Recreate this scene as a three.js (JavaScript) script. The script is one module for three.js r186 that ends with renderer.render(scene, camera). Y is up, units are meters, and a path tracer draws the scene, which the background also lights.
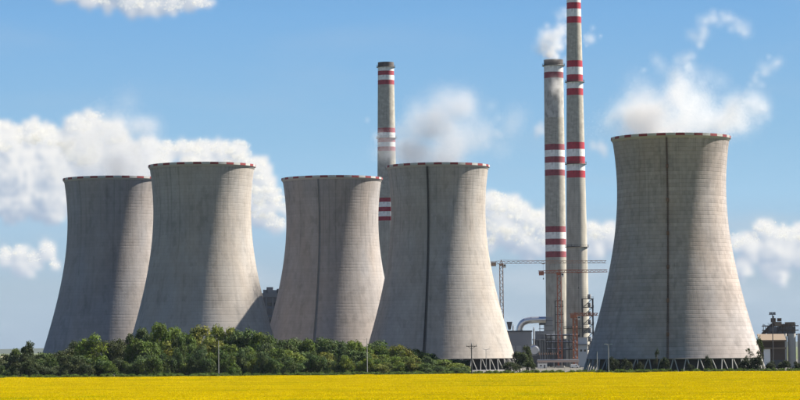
import * as THREE from 'three';
import { mergeGeometries } from 'three/addons/utils/BufferGeometryUtils.js';
import { ImprovedNoise } from 'three/addons/math/ImprovedNoise.js';

// ---------------------------------------------------------------- camera, sky, sun, exposure
const scene = new THREE.Scene();
const EYE = 13.2, FOCAL = 2600;                       // focal length in pixels of an 800 x 400 picture
const camera = new THREE.PerspectiveCamera(2 * Math.atan(200 / FOCAL) * 180 / Math.PI, 2, 1, 60000);
camera.rotation.order = 'YXZ';
camera.position.set(0, EYE, 0);
camera.rotation.set(Math.atan(147 / FOCAL), 0, -0.0087);
camera.updateMatrixWorld(true);
camera.updateProjectionMatrix();

const renderer = new THREE.WebGLRenderer({ antialias: true });
renderer.setSize(1024, 512);
renderer.toneMapping = THREE.LinearToneMapping;
renderer.toneMappingExposure = 3.05;
renderer.shadowMap.enabled = true;

const noise = new ImprovedNoise();
function fbm(x, y, z, oct = 4) { let s = 0, a = 0.5; for (let i = 0; i < oct; i++) { s += a * noise.noise(x, y, z); x = x * 2.03 + 17.1; y = y * 2.03 + 5.7; z = z * 2.03 + 9.2; a *= 0.5; } return s; }
const ss = (x, a, b) => THREE.MathUtils.smoothstep(x, a, b), lerp = THREE.MathUtils.lerp;
let seed = 12345;
function rnd() { seed = (seed + 0x6D2B79F5) | 0; let t = Math.imul(seed ^ (seed >>> 15), 1 | seed); t = (t + Math.imul(t ^ (t >>> 7), 61 | t)) ^ t; return ((t ^ (t >>> 14)) >>> 0) / 4294967296; }
const rr = (a, b) => a + (b - a) * rnd();
const gauss = () => Math.sqrt(-2 * Math.log(1 - rnd())) * Math.cos(6.2831853 * rnd());

const SKY = [[0, [0.160, 0.205, 0.258]], [1.4, [0.182, 0.236, 0.284]], [3.3, [0.166, 0.272, 0.368]], [4.6, [0.136, 0.244, 0.352]], [7.4, [0.093, 0.202, 0.348]], [60, [0.017, 0.037, 0.105]], [90, [0.017, 0.037, 0.105]]];   // elevation in degrees, radiance
// cumulus clouds of the sky: heads of [azimuth, elevation, radius] in degrees; those in the picture are placed from it (px, py of 800 x 400), the others go on round the sky
const invP = camera.projectionMatrixInverse.clone();
const azel = (px, py) => { const v = new THREE.Vector3(px / 400 - 1, 1 - py / 200, 0.5).applyMatrix4(invP).applyMatrix4(camera.matrixWorld).sub(camera.position).normalize(); return [Math.atan2(v.x, -v.z) * 57.29578, Math.asin(v.y) * 57.29578]; };
const DEG = 57.29578 / FOCAL;
const CLOUDS = {
  left: [[-20, 150, 26], [8, 145, 26], [30, 138, 20], [48, 142, 20], [20, 172, 32], [55, 170, 30], [78, 128, 16], [95, 122, 12], [85, 155, 30], [112, 138, 20], [125, 168, 32], [150, 160, 24], [166, 152, 14], [185, 150, 13], [203, 152, 15], [222, 150, 14], [240, 154, 15], [236, 172, 18], [254, 170, 16], [262, 188, 16], [274, 198, 13], [282, 204, 9], [262, 214, 16], [276, 224, 11], [250, 200, 18], [15, 200, 26], [50, 200, 26], [90, 195, 26], [200, 180, 30]],
  leftLow: [[5, 256, 11], [20, 252, 9], [34, 260, 9], [48, 250, 9], [55, 264, 8], [25, 268, 12]],
  top: [[62, -8, 14], [85, -2, 15], [108, 2, 15], [130, 5, 15], [150, 5, 15], [172, 6, 13], [190, 3, 11], [204, 5, 8], [120, -18, 24], [165, -18, 22]],
  middle: [[490, 205, 15], [505, 208, 16], [520, 216, 17], [538, 226, 18], [500, 228, 20], [520, 240, 18], [548, 242, 16], [592, 236, 14], [604, 234, 12], [595, 250, 14], [575, 247, 18], [485, 240, 16], [500, 198, 8], [530, 250, 18], [620, 245, 14]],
  right: [[736, 244, 12], [750, 240, 10], [764, 228, 11], [776, 234, 14], [792, 238, 14], [755, 252, 16], [780, 254, 18], [800, 256, 16], [742, 266, 14], [775, 272, 14], [812, 240, 16], [830, 246, 18]],
  speck: [[533, 128, 4], [538, 131, 5.5], [541, 126, 3.5]],
  speckRight: [[593, 143, 4], [600, 147, 4.5]],
};
{
  const W = 4096, H = 2048, data = new Float32Array(W * H * 4);
  const stops = SKY;
  for (let r = 0; r < H; r++) {
    const up = ((r + 0.5) / H - 0.5) * 180, e = Math.max(0, up);
    let k = 0; while (k < 5 && e > stops[k + 1][0]) k++;
    let t = Math.min(1, (e - stops[k][0]) / (stops[k + 1][0] - stops[k][0])); if (k === 4) t = Math.pow(t, 0.6);
    const base = [0, 1, 2].map((c) => lerp(stops[k][1][c], stops[k + 1][1][c], t));
    for (let q = 0; q < W; q++) {
      let w = 0;
      if (up > -1 && up < 14) {                        // thin veils of cloud low over the horizon, all the way round
        const a = ((q + 0.5) / W - 0.5) * 2 * Math.PI, x = Math.cos(a) * 20, z = Math.sin(a) * 20;
        const n = fbm(x, up * 1.7, z, 4), n2 = fbm(x * 0.4 + 40, up * 0.7, z * 0.4, 2);
        w = ss(n + 0.5 * n2, -0.05, 0.5) * 0.75 * (1 - ss(up, 1.5, 4.5)) + ss(n2 + n * 0.3, 0.0, 0.4) * 0.12 * (1 - ss(up, 7, 14));
      }
      const o = (r * W + q) * 4, veil = [0.225, 0.27, 0.315];
      for (let c = 0; c < 3; c++) data[o + c] = 0.715 * lerp(base[c], veil[c], w);
      data[o + 3] = 1;
    }
  }
  const list = Object.values(CLOUDS).map((heads) => heads.map(([x, y, r]) => [...azel(x, y), r * DEG]));
  seed = 20;
  for (let i = 0; i < 30; i++) {                        // the same kind of cloud round the rest of the sky
    const az = 14 + i * 11.2 + rr(-3, 3), el = rr(2.2, 7), n = 8 + Math.floor(rnd() * 14), wide = rr(1.2, 3.2), heads = [];
    for (let j = 0; j < n; j++) { const f = rr(-1, 1); heads.push([az + f * wide, el + rr(-0.3, 0.9) * (1 - f * f), rr(0.3, 0.6) * (1 - 0.4 * Math.abs(f))]); }
    list.push(heads);
  }
  const cell = 360 / W;
  list.forEach((heads, ci) => {
    const R = Math.max(...heads.map((h) => h[2])), lo = [0, 1].map((k) => Math.min(...heads.map((h) => h[k] - h[2] * 1.5))), hi = [0, 1].map((k) => Math.max(...heads.map((h) => h[k] + h[2] * 1.5)));
    const field = (a, e) => {                           // bulging height of the cloud at a direction
      const wa = a + fbm(a * 2.2, e * 2.2, ci * 3.1, 3) * 0.32, we = e + fbm(a * 2.2 + 31, e * 2.2, ci * 3.1, 3) * 0.28;
      let s = 0; for (const [ha, he, hr] of heads) { const u = (wa - ha) / hr, v = (we - he) / hr * (we < he ? 1.15 : 1), d = 1 - u * u - v * v; if (d > 0) s = Math.max(s, Math.sqrt(d) * hr * 0.5 + s * 0.5, Math.sqrt(d) * hr); }
      const billow = Math.abs(fbm(a * 5.5, e * 5.5, ci, 3)) * 2;
      return s > 0 ? s * (0.8 + 0.35 * billow) : 0;
    };
    const floorEl = Math.min(...heads.map((h) => h[1])), span = Math.max(0.6, hi[1] - floorEl);
    for (let e = Math.max(0.1, lo[1]); e < hi[1]; e += cell) for (let a = lo[0]; a < hi[0]; a += cell) {
      const s = field(a, e); if (s <= 0) continue;
      const alpha = ss(s, 0.015 * R / 0.4, 0.30 * Math.min(R, 0.5)) * (ci > 4 && ci < 7 ? 0.6 : 1);
      const d = 0.16, slope = (s - field(a + d * 0.75, e + d * 0.66)) / d, lit = Math.max(0, Math.min(1, 0.34 + 0.36 * ss((e - floorEl) / span, -0.25, 0.75) + slope * 0.6 + fbm(a * 3, e * 3, 8 + ci, 3) * 0.3));
      const q = Math.floor(((a - 90) / 360 + 1.5) * W + 1e-6) % W, r = Math.floor((e / 180 + 0.5) * H), o = (r * W + q) * 4;
      for (let c = 0; c < 3; c++) data[o + c] = lerp(data[o + c], lerp([0.128, 0.160, 0.207][c], [0.298, 0.297, 0.294][c], lit), alpha);
    }
  });
  const sky = new THREE.DataTexture(data, W, H, THREE.RGBAFormat, THREE.FloatType);
  sky.mapping = THREE.EquirectangularReflectionMapping; sky.magFilter = THREE.LinearFilter; sky.needsUpdate = true;
  scene.background = sky; scene.environment = sky;
}
const SUN_AZ = 108.5 * Math.PI / 180, SUN_EL = 44.5 * Math.PI / 180;   // from +z (towards the camera) round to +x (right)
const sunDir = new THREE.Vector3(Math.sin(SUN_AZ) * Math.cos(SUN_EL), Math.sin(SUN_EL), Math.cos(SUN_AZ) * Math.cos(SUN_EL));
const sun = new THREE.DirectionalLight(new THREE.Color().setRGB(1, 0.915, 0.775), 5);
sun.position.set(0, 0, -1200).addScaledVector(sunDir, 2500); sun.target.position.set(0, 0, -1200);
sun.castShadow = true; sun.shadow.mapSize.set(4096, 4096);
Object.assign(sun.shadow.camera, { left: -900, right: 900, top: 900, bottom: -900, near: 10, far: 6000 });
scene.add(sun, sun.target);

// ---------------------------------------------------------------- helpers
const inv = camera.projectionMatrixInverse.clone();
function at(px, py, d) {                               // the point at depth d that the photograph shows at (px, py) of 800 x 400
  const v = new THREE.Vector3(px / 400 - 1, 1 - py / 200, 0.5).applyMatrix4(inv).applyMatrix4(camera.matrixWorld).sub(camera.position);
  return v.multiplyScalar(d / -v.z).add(camera.position);
}
const mpp = (d) => d / FOCAL;                          // metres per pixel at depth d
const taken = new Map();
function numbered(n) { const k = taken.get(n) ?? 0; taken.set(n, k + 1); return k ? n + '_' + String(k).padStart(3, '0') : n; }
function tag(o, label, category, group, kind) { o.userData.label = label; o.userData.category = category; if (group) o.userData.group = group; if (kind) o.userData.kind = kind; return o; }
function thing(name, label, category, pos, turn = 0, group) { const g = new THREE.Group(); g.name = numbered(name); g.position.set(...pos); g.rotation.y = turn; scene.add(g); return tag(g, label, category, group); }
function obj(name, geoms, mat, parent) {
  geoms = [].concat(geoms);
  const m = new THREE.Mesh(geoms.length > 1 ? mergeGeometries(geoms.map((g) => g.index ? g.toNonIndexed() : g)) : geoms[0], mat);
  m.name = parent ? name : numbered(name); m.castShadow = m.receiveShadow = true;
  (parent ?? scene).add(m); return m;
}
function bx(w, h, d, x = 0, y = 0, z = 0) { return new THREE.BoxGeometry(w, h, d).translate(x, y + h / 2, z); }      // stands on y
function bar(a, b, t, t2 = t) {
  const A = new THREE.Vector3(...a), B = new THREE.Vector3(...b), v = B.clone().sub(A), L = v.length();
  const q = new THREE.Quaternion().setFromUnitVectors(new THREE.Vector3(0, 1, 0), v.normalize());
  return new THREE.BoxGeometry(t, L, t2).applyQuaternion(q).translate((A.x + B.x) / 2, (A.y + B.y) / 2, (A.z + B.z) / 2);
}
function tube(a, b, r0, r1 = r0, seg = 8) {
  const A = new THREE.Vector3(...a), B = new THREE.Vector3(...b), v = B.clone().sub(A), L = v.length();
  const q = new THREE.Quaternion().setFromUnitVectors(new THREE.Vector3(0, 1, 0), v.normalize());
  return new THREE.CylinderGeometry(r1, r0, L, seg).applyQuaternion(q).translate((A.x + B.x) / 2, (A.y + B.y) / 2, (A.z + B.z) / 2);
}
const rgb = (r, g, b) => new THREE.Color().setRGB(r, g, b);
function std(r, g, b, rough = 0.85, metal = 0, extra = {}) { return new THREE.MeshStandardMaterial({ color: rgb(r, g, b), roughness: rough, metalness: metal, ...extra }); }
function dataTex(W, H, f, srgb) {
  const d = new Uint8Array(W * H * 4);
  for (let y = 0; y < H; y++) for (let x = 0; x < W; x++) { const c = f(x / W, y / H, x, y), o = (y * W + x) * 4; d[o] = Math.max(0, Math.min(255, c[0] * 255)); d[o + 1] = Math.max(0, Math.min(255, c[1] * 255)); d[o + 2] = Math.max(0, Math.min(255, c[2] * 255)); d[o + 3] = 255; }
  const t = new THREE.DataTexture(d, W, H); t.wrapS = t.wrapT = THREE.RepeatWrapping; t.magFilter = THREE.LinearFilter; if (srgb) t.colorSpace = THREE.SRGBColorSpace; t.needsUpdate = true; return t;
}

// ---------------------------------------------------------------- materials
// weathered cast concrete: lifts of formwork, panel joints, run-off streaks, blotches. u runs round the shell, v up it.
const hash = (i, j) => { const s = Math.sin(i * 127.1 + j * 311.7) * 43758.5453; return s - Math.floor(s); };
const LIFTS = 56, PANELS = 112;
function concreteTone(u, v, strength, s) {
  const lift = v * LIFTS, li = Math.floor(lift), lf = lift - li, pan = u * PANELS + (li % 2) * 0.5, pi = Math.floor(pan) % PANELS, pf = pan - Math.floor(pan);
  const a = u * 6.2831853, cx = Math.cos(a), cz = Math.sin(a);
  let t = 1;
  t += (hash(li, 7 + s) - 0.5) * 0.05 * strength + (hash(pi, li + s) - 0.5) * 0.05 * strength;
  if (lf < 0.16) t -= 0.045 * strength; if (pf < 0.10) t -= 0.02;
  t += fbm(cx * 3 + s, v * 5, cz * 3, 4) * 0.11;                                    // blotches
  t += fbm(cx * 16 + s, v * 22, cz * 16, 3) * 0.09;                                  // grain
  const st = fbm(cx * 14 + s, v * 1.3, cz * 14, 4);                                  // streaks that ran down from the rim and the joints
  t -= ss(st, 0.05, 0.4) * 0.07 * (0.35 + 0.65 * hash(Math.floor(u * 90), 3 + s));
  const run = fbm(cx * 22 + 50 + s, v * 0.8, cz * 22, 3), len = 0.12 + 0.5 * hash(Math.floor(u * 140), 11 + s);   // dark run-off below the rim
  if (1 - v < len) t -= ss(run, 0.10, 0.26) * 0.10 * ss(len - (1 - v), 0, 0.12);
  t -= ss(fbm(cx * 7 + 80 + s, v * 12, cz * 7, 4), 0.16, 0.24) * 0.06;                // patches and repairs
  return t;
}
function concreteTex(strength, s, tint) {
  return dataTex(1536, 1024, (u, v) => { const t = concreteTone(u, v, strength, s), w = fbm(Math.cos(u * 6.28) * 2 + s * 3, v * 3, Math.sin(u * 6.28) * 2, 3); return [0.645 * t * tint[0] * (1 + w * 0.05), 0.64 * t * tint[1], 0.65 * t * tint[2] * (1 - w * 0.06)]; }, true);
}
const shellBump = dataTex(1024, 1024, (u, v) => { const lf = (v * LIFTS) % 1, pf = (u * PANELS) % 1, h = (lf < 0.12 ? 0.2 : 0.75) - (pf < 0.1 ? 0.25 : 0) + fbm(u * 60, v * 60, 3, 2) * 0.3; return [h, h, h]; });
function shellMat(strength, s, tint) { return new THREE.MeshStandardMaterial({ map: concreteTex(strength, s, tint), roughness: 0.95, bumpMap: shellBump, bumpScale: 0.05 }); }
const M = {
  shellA: shellMat(0.55, 1.3, [0.83, 0.808, 0.795]), shellB: shellMat(0.6, 8.1, [0.885, 0.86, 0.825]), shellC: shellMat(1.5, 4.7, [0.865, 0.83, 0.815]),
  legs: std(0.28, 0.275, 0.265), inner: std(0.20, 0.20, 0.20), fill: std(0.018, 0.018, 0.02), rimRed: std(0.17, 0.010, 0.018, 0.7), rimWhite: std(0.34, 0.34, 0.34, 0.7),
  darkSteel: std(0.055, 0.055, 0.06, 0.6, 0.3), ladderSteel: std(0.30, 0.30, 0.30, 0.7, 0.2), rustSteel: std(0.11, 0.06, 0.045, 0.8), walkway: std(0.30, 0.29, 0.28),
};

// ---------------------------------------------------------------- ground, hills
function groundTex() { return dataTex(512, 512, (u, v) => { const a = u * 6.2831853, b = v * 6.2831853, n = fbm(Math.cos(a) * 2 + 9, Math.sin(a) * 2, Math.cos(b) * 2 + Math.sin(b) * 3, 5); return [0.26 + n * 0.2, 0.30 + n * 0.2, 0.15 + n * 0.15]; }, true); }
{
  const t = groundTex(); t.repeat.set(160, 160);
  const g = obj('ground', new THREE.PlaneGeometry(16000, 16000).rotateX(-Math.PI / 2).translate(0, 0, -5000), new THREE.MeshStandardMaterial({ map: t, roughness: 1 }));
  g.userData.kind = 'structure';
  const f = obj('rapeseed_field', new THREE.PlaneGeometry(900, 1130).rotateX(-Math.PI / 2).translate(0, 0.02, -590), std(0.16, 0.15, 0.03, 1)); f.userData.kind = 'structure';
  const y = obj('plant_yard', new THREE.PlaneGeometry(1100, 900).rotateX(-Math.PI / 2).translate(60, 0.012, -1740), std(0.075, 0.072, 0.062, 1)); y.userData.kind = 'structure';
  const p = obj('far_field', new THREE.PlaneGeometry(3000, 900).rotateX(-Math.PI / 2).translate(-900, 0.2, -5400), std(0.45, 0.42, 0.26, 1)); p.userData.kind = 'structure';
  // low hills along the horizon
  const hills = new THREE.PlaneGeometry(15000, 1600, 160, 16).rotateX(-Math.PI / 2), P = hills.attributes.position;
  for (let i = 0; i < P.count; i++) { const x = P.getX(i), z = P.getZ(i); P.setY(i, -1 + (Math.max(0, 1 - Math.abs(z) / 800)) * (26 + 26 * fbm(x / 1400, 3.3, z / 900, 4))); }
  hills.computeVertexNormals();
  const h = obj('hills', hills.translate(0, 0, -11500), std(0.022, 0.034, 0.026, 1)); h.userData.kind = 'structure';
}

// ---------------------------------------------------------------- cooling towers
const TH = 113, SHELL0 = 6.4, THROAT = 88.3, RA = 26.4, RC = 65.3;
const towerR = (y) => RA * Math.sqrt(1 + ((y - THROAT) / (y > THROAT ? 62 : RC)) ** 2);
const N_PROFILE = 72;
const shellGeom = (() => {
  const top = TH - 0.4, outer = [], innr = [];
  for (let i = 0; i <= N_PROFILE; i++) { const y = lerp(SHELL0, top, i / N_PROFILE); outer.push(new THREE.Vector2(towerR(y), y)); }
  return new THREE.LatheGeometry(outer, 128);
})();
const innerGeom = (() => { const p = []; for (let i = 0; i <= 40; i++) { const y = lerp(TH - 0.4, SHELL0, i / 40); p.push(new THREE.Vector2(towerR(y) - (y < 20 ? 0.9 : 0.55), y)); } return new THREE.LatheGeometry(p, 96); })();
const lipGeom = new THREE.LatheGeometry([[towerR(SHELL0) - 0.9, SHELL0 - 0.005], [towerR(SHELL0) + 0.06, SHELL0 - 0.005], [towerR(SHELL0) + 0.04, SHELL0 + 0.5], [towerR(SHELL0) - 0.3, SHELL0 + 0.5]].map((a) => new THREE.Vector2(...a)), 96);
const walkGeom = new THREE.LatheGeometry([[towerR(TH) - 0.6, TH - 0.41], [towerR(TH) - 0.6, TH + 0.02], [towerR(TH) + 0.52, TH + 0.02], [towerR(TH) + 0.52, TH - 0.36], [towerR(TH) - 0.05, TH - 1.5]].map((a) => new THREE.Vector2(...a)), 96);
const panelGeom = (() => {
  const r0 = towerR(TH) + 0.54, r1 = r0 + 0.14, a = Math.PI / 40 * 0.985, s = new THREE.Shape();
  s.absarc(0, 0, r1, -a, a, false); s.absarc(0, 0, r0, a, -a, true);
  return new THREE.ExtrudeGeometry(s, { depth: 1.2, bevelEnabled: false, curveSegments: 3 }).rotateX(-Math.PI / 2).rotateY(-Math.PI / 2).translate(0, TH - 0.5, 0);   // centred on +z
})();
const basinGeom = new THREE.LatheGeometry([[towerR(0) + 1.2, 0], [towerR(0) + 1.2, 0.5], [towerR(0) + 0.7, 0.5], [towerR(0) + 0.7, 0]].map((a) => new THREE.Vector2(...a)), 96);
const PAIRS = 44;
const legGeom = [-1, 1].map((s) => {
  const r1 = towerR(SHELL0) - 0.35, r0 = towerR(0) - 0.2, da = 6.2831853 / PAIRS * 0.34 * s;
  return tube([Math.sin(da) * r0, 0.02, Math.cos(da) * r0], [Math.sin(da * 0.16) * r1, SHELL0 + 0.1, Math.cos(da * 0.16) * r1], 0.28, 0.25, 8);
});
const stripOn = (az, w, out, y0, y1, n = 60) => {          // a solid strip that follows the shell's meridian at local azimuth az
  const pos = [], idx = [];
  for (let i = 0; i <= n; i++) { const y = lerp(y0, y1, i / n), r = towerR(y); for (const [dx, dr] of [[-w / 2, -0.1], [-w / 2, out], [w / 2, out], [w / 2, -0.1]]) { const R = r + dr; pos.push(Math.sin(az) * R + Math.cos(az) * dx, y, Math.cos(az) * R - Math.sin(az) * dx); } }
  for (let i = 0; i < n; i++) for (let k = 0; k < 3; k++) { const a = i * 4 + k, b = a + 1, c = a + 4, d = a + 5; idx.push(a, b, c, b, d, c); }
  const g = new THREE.BufferGeometry(); g.setAttribute('position', new THREE.Float32BufferAttribute(pos, 3)); g.setAttribute('uv', new THREE.Float32BufferAttribute(new Float32Array(pos.length / 3 * 2), 2)); g.setIndex(idx); return g;
};
function flatShade(g) { const n = g.toNonIndexed(); n.computeVertexNormals(); return n; }
function coolingTower(rimPx, rimPy, d, mat, label, { ladder = null, phase = 0, spin = 0, height = TH, rust = false, duct = false, wide = 1 } = {}) {
  const c = at(rimPx, rimPy, d), facing = Math.atan2(-c.x, d);
  const t = thing('cooling_tower', label, 'cooling tower', [c.x, 0, -d], facing, 'row of concrete cooling towers');
  t.scale.set(wide, height / TH, wide);
  const sh = obj('shell', shellGeom, mat, t); sh.rotation.y = spin;
  obj('shell_lining', innerGeom, M.inner, t);
  obj('ring_beam', lipGeom, mat, t);
  obj('walkway', walkGeom, M.walkway, t);
  obj('basin_wall', basinGeom, M.inner, t);
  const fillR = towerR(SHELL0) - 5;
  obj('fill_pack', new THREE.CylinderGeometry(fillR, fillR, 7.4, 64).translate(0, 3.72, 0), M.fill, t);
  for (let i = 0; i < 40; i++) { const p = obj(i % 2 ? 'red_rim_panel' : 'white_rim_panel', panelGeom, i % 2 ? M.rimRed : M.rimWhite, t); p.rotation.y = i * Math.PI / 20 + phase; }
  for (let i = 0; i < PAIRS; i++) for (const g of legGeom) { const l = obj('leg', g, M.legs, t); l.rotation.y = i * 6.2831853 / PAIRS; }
  if (ladder !== null) {
    const m = rust ? M.rustSteel : duct ? M.darkSteel : M.ladderSteel, az = ladder;
    const lad = obj('access_ladder', [flatShade(stripOn(az - 0.009, 0.12, 0.4, 1, TH - 1)), flatShade(stripOn(az + 0.009, 0.12, 0.4, 1, TH - 1))], m, t);
    const cage = [];
    for (let y = 4; y < TH - 1.5; y += 1.0) { const r = towerR(y); cage.push(new THREE.TorusGeometry(0.32, 0.05, 4, 8, Math.PI).rotateX(Math.PI / 2).translate(0, y, r + 0.4).rotateY(az)); }
    for (const k of duct ? [-0.28, 0, 0.28] : [-0.22, 0.22]) cage.push(flatShade(stripOn(az + k / 28, 0.07, 0.92 - Math.abs(k) * 0.6, 4, TH - 1.5, 50)));
    for (const g of cage) for (const k of Object.keys(g.attributes)) if (!['position', 'normal', 'uv'].includes(k)) g.deleteAttribute(k);
    obj('safety_cage', cage, m, lad);
    if (duct) obj('cable_duct', flatShade(stripOn(az + 0.022, 0.22, 0.25, 1, TH - 1)), M.darkSteel, t);
    if (rust) for (const y of [98, 82, 66, 50, 34, 18]) { const r = towerR(y); obj('rest_platform', new THREE.BoxGeometry(1.2, 1.8, 1.0).translate(0, y, r + 0.5).rotateY(az), M.rustSteel, t); }
  }
  return t;
}
const towerSpots = {};
coolingTower(113.5, 180, 1535, M.shellA, 'leftmost cooling tower, partly hidden behind its taller looking neighbour', { phase: 0.08, height: 113.3, wide: 1.025, spin: 0.4 });
coolingTower(202, 166.8, 1425, M.shellB, 'second cooling tower from the left, rising out of the highest trees', { phase: 0.07, height: 113, wide: 1.0135, spin: 1.2 });
coolingTower(332, 179.6, 1502, M.shellA, 'middle cooling tower, left of the red and white banded chimney', { ladder: -0.28, height: 110.3, wide: 1.008, spin: 2.6 });
coolingTower(437.8, 167, 1438, M.shellB, 'cooling tower with dark ladder line, its open legs beside the utility pole', { ladder: -0.21, phase: 0.157, duct: true, height: 112.6, wide: 0.99, spin: 3.9 });
coolingTower(670.7, 139, 1262, M.shellC, 'rightmost and largest cooling tower with ringed concrete and rusty ladder', { ladder: -0.07, height: 113.2, spin: 5.1, rust: true });

// ---------------------------------------------------------------- chimneys
const stackTex = dataTex(512, 1024, (u, v) => { const a = u * 6.2831853, cx = Math.cos(a), cz = Math.sin(a), t = 1 + fbm(cx * 2, v * 14, cz * 2, 4) * 0.22 - ss(fbm(cx * 9, v * 2, cz * 9, 3), 0.05, 0.35) * 0.14 - ((v * 90) % 1 < 0.14 ? 0.05 : 0); return [0.70 * t, 0.69 * t, 0.66 * t]; }, true);
const sootTex = dataTex(512, 512, (u, v) => { const a = u * 6.2831853, cx = Math.cos(a), cz = Math.sin(a), n = fbm(cx * 2.2, v * 6, cz * 2.2, 5), t = 0.76 - ss(n + fbm(cx * 4, v * 1.2, cz * 4, 3) * 0.7, -0.25, 0.45) * 0.18; return [t * 0.95, t * 0.94, t * 0.93]; }, true);
const bandTex = dataTex(256, 128, (u, v) => { const a = u * 6.2831853, t = 0.93 + fbm(Math.cos(a) * 4, v * 3, Math.sin(a) * 4, 3) * 0.14 - ss(fbm(Math.cos(a) * 9, v * 0.6, Math.sin(a) * 9, 3), 0.0, 0.35) * 0.16; return [t, t, t]; }, true);
Object.assign(M, {
  stack: std(0.70, 0.69, 0.68, 0.9, 0, { map: stackTex }), soot: std(0.8, 0.8, 0.8, 0.9, 0, { map: sootTex }),
  redFresh: std(0.36, 0.008, 0.03, 0.6, 0, { map: bandTex }), redMid: std(0.29, 0.02, 0.045, 0.7, 0, { map: bandTex }), redFaded: std(0.25, 0.05, 0.07, 0.8, 0, { map: bandTex }), whiteBand: std(0.72, 0.72, 0.72, 0.7, 0, { map: bandTex }), sootCap: std(0.10, 0.085, 0.085, 0.9, 0, { map: bandTex }),
});
function chimney(label, d, p0, p1, w0, w1, pieces, platforms, redMat) {
  // p0, p1: [px, py] of foot and top; w0, w1 widths in pixels there; pieces: [kind, py from, py to]; platforms: [py, reach]
  const A = at(...p0, d), B = at(...p1, d), x = (A.x + B.x) / 2, H = B.y, k = mpp(d) / 2;
  const rad = (y) => lerp(w0 * k, w1 * k, y / H), hy = (py) => Math.max(0, Math.min(H, at((p0[0] + p1[0]) / 2, py, d).y));
  const t = thing('chimney', label, 'chimney', [x, 0, -d], 0, 'tall banded chimneys');
  const sec = (name, y0, y1, mat) => obj(name, new THREE.CylinderGeometry(rad(y1), rad(y0), y1 - y0, 48, 1, true).translate(0, (y0 + y1) / 2, 0), mat, t);
  let last = 0;
  const sorted = pieces.map(([k2, a, b]) => [k2, hy(b), hy(a)]).sort((a, b) => a[1] - b[1]);
  for (const [kind, y0, y1] of sorted) {
    if (y0 - last > 0.3) sec('shaft', last, y0, M.stack);
    sec({ R: 'red_band', W: 'white_band', S: 'sooty_shaft', K: 'mouth_collar' }[kind], kind === 'K' ? y0 : Math.max(last, y0), y1, { R: redMat, W: M.whiteBand, S: M.soot, K: M.sootCap }[kind]);
    last = y1;
  }
  if (H - last > 0.3) sec('shaft', last, H, M.stack);
  obj('flue_lining', new THREE.LatheGeometry([[rad(H) - 0.002, H - 0.05], [rad(H), H], [rad(H) - 0.7, H], [rad(H) - 0.7, H - 12]].map((a) => new THREE.Vector2(...a)), 48), M.sootCap, t);
  for (const [py, reach] of platforms) {
    const y = hy(py), r = rad(y), q = obj('platform', new THREE.LatheGeometry([[r - 0.05, y - 0.3], [r + reach, y - 0.3], [r + reach, y], [r - 0.05, y]].map((a) => new THREE.Vector2(...a)), 48), M.darkSteel, t);
    const posts = []; for (let i = 0; i < 24; i++) posts.push(bx(0.08, 1.2, 0.08, 0, y, r + reach - 0.1).rotateY(i * Math.PI / 12));
    posts.push(new THREE.TorusGeometry(r + reach - 0.1, 0.05, 4, 48).rotateX(Math.PI / 2).translate(0, y + 1.2, 0), new THREE.TorusGeometry(r + reach - 0.1, 0.04, 4, 48).rotateX(Math.PI / 2).translate(0, y + 0.65, 0));
    obj('railing', posts, M.darkSteel, q);
  }
  return t;
}
chimney('grey chimney with red and white bands between the two middle cooling towers', 1706, [388.2, 366], [386, 62.5], 23, 16, [['K', 62, 67], ['W', 67, 71.3], ['R', 71.3, 75.6], ['W', 75.6, 80.4], ['R', 80.4, 85], ['R', 128.3, 133], ['W', 133, 138.2], ['R', 138.2, 142.6], ['W', 142.6, 147], ['R', 147, 151.4], ['R', 198, 202.2], ['W', 202.2, 207.2], ['R', 207.2, 211.7], ['W', 211.7, 216.7], ['R', 216.7, 221]], [[67, 0.9], [138, 1.0]], M.redMid);
chimney('shorter thick smoking chimney with sooty mouth and faded red bands', 1706, [557, 366], [553.6, 60], 21.6, 19.4, [['K', 60, 65.3], ['W', 65.3, 72.5], ['R', 72.5, 78.5], ['S', 78.5, 118], ['R', 144.5, 150.5], ['W', 150.5, 157], ['R', 157, 163], ['W', 163, 170], ['R', 170, 176], ['R', 226.5, 232.5], ['W', 232.5, 239], ['R', 239, 245], ['W', 245, 251.5], ['R', 251.5, 257.5]], [[65.6, 1.1]], M.redFaded);
chimney('tallest slender chimney with bright red bands, running out of the top', 1620, [578.5, 366], [573.2, -20], 24, 13.6, [['W', -20, -11], ['R', -11, -4.5], ['W', -4.5, 3], ['R', 3, 9.3], ['W', 9.3, 17], ['R', 17, 23.4], ['R', 61, 67.5], ['W', 67.5, 75], ['R', 75, 82], ['W', 82, 88.8], ['R', 88.8, 95.6], ['R', 142.5, 149.5], ['W', 149.5, 156.8], ['R', 156.8, 164], ['W', 164, 171], ['R', 171, 178]], [[82, 1.0], [164, 1.0], [246.8, 1.0], [328, 1.6]], M.redFresh);

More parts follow.
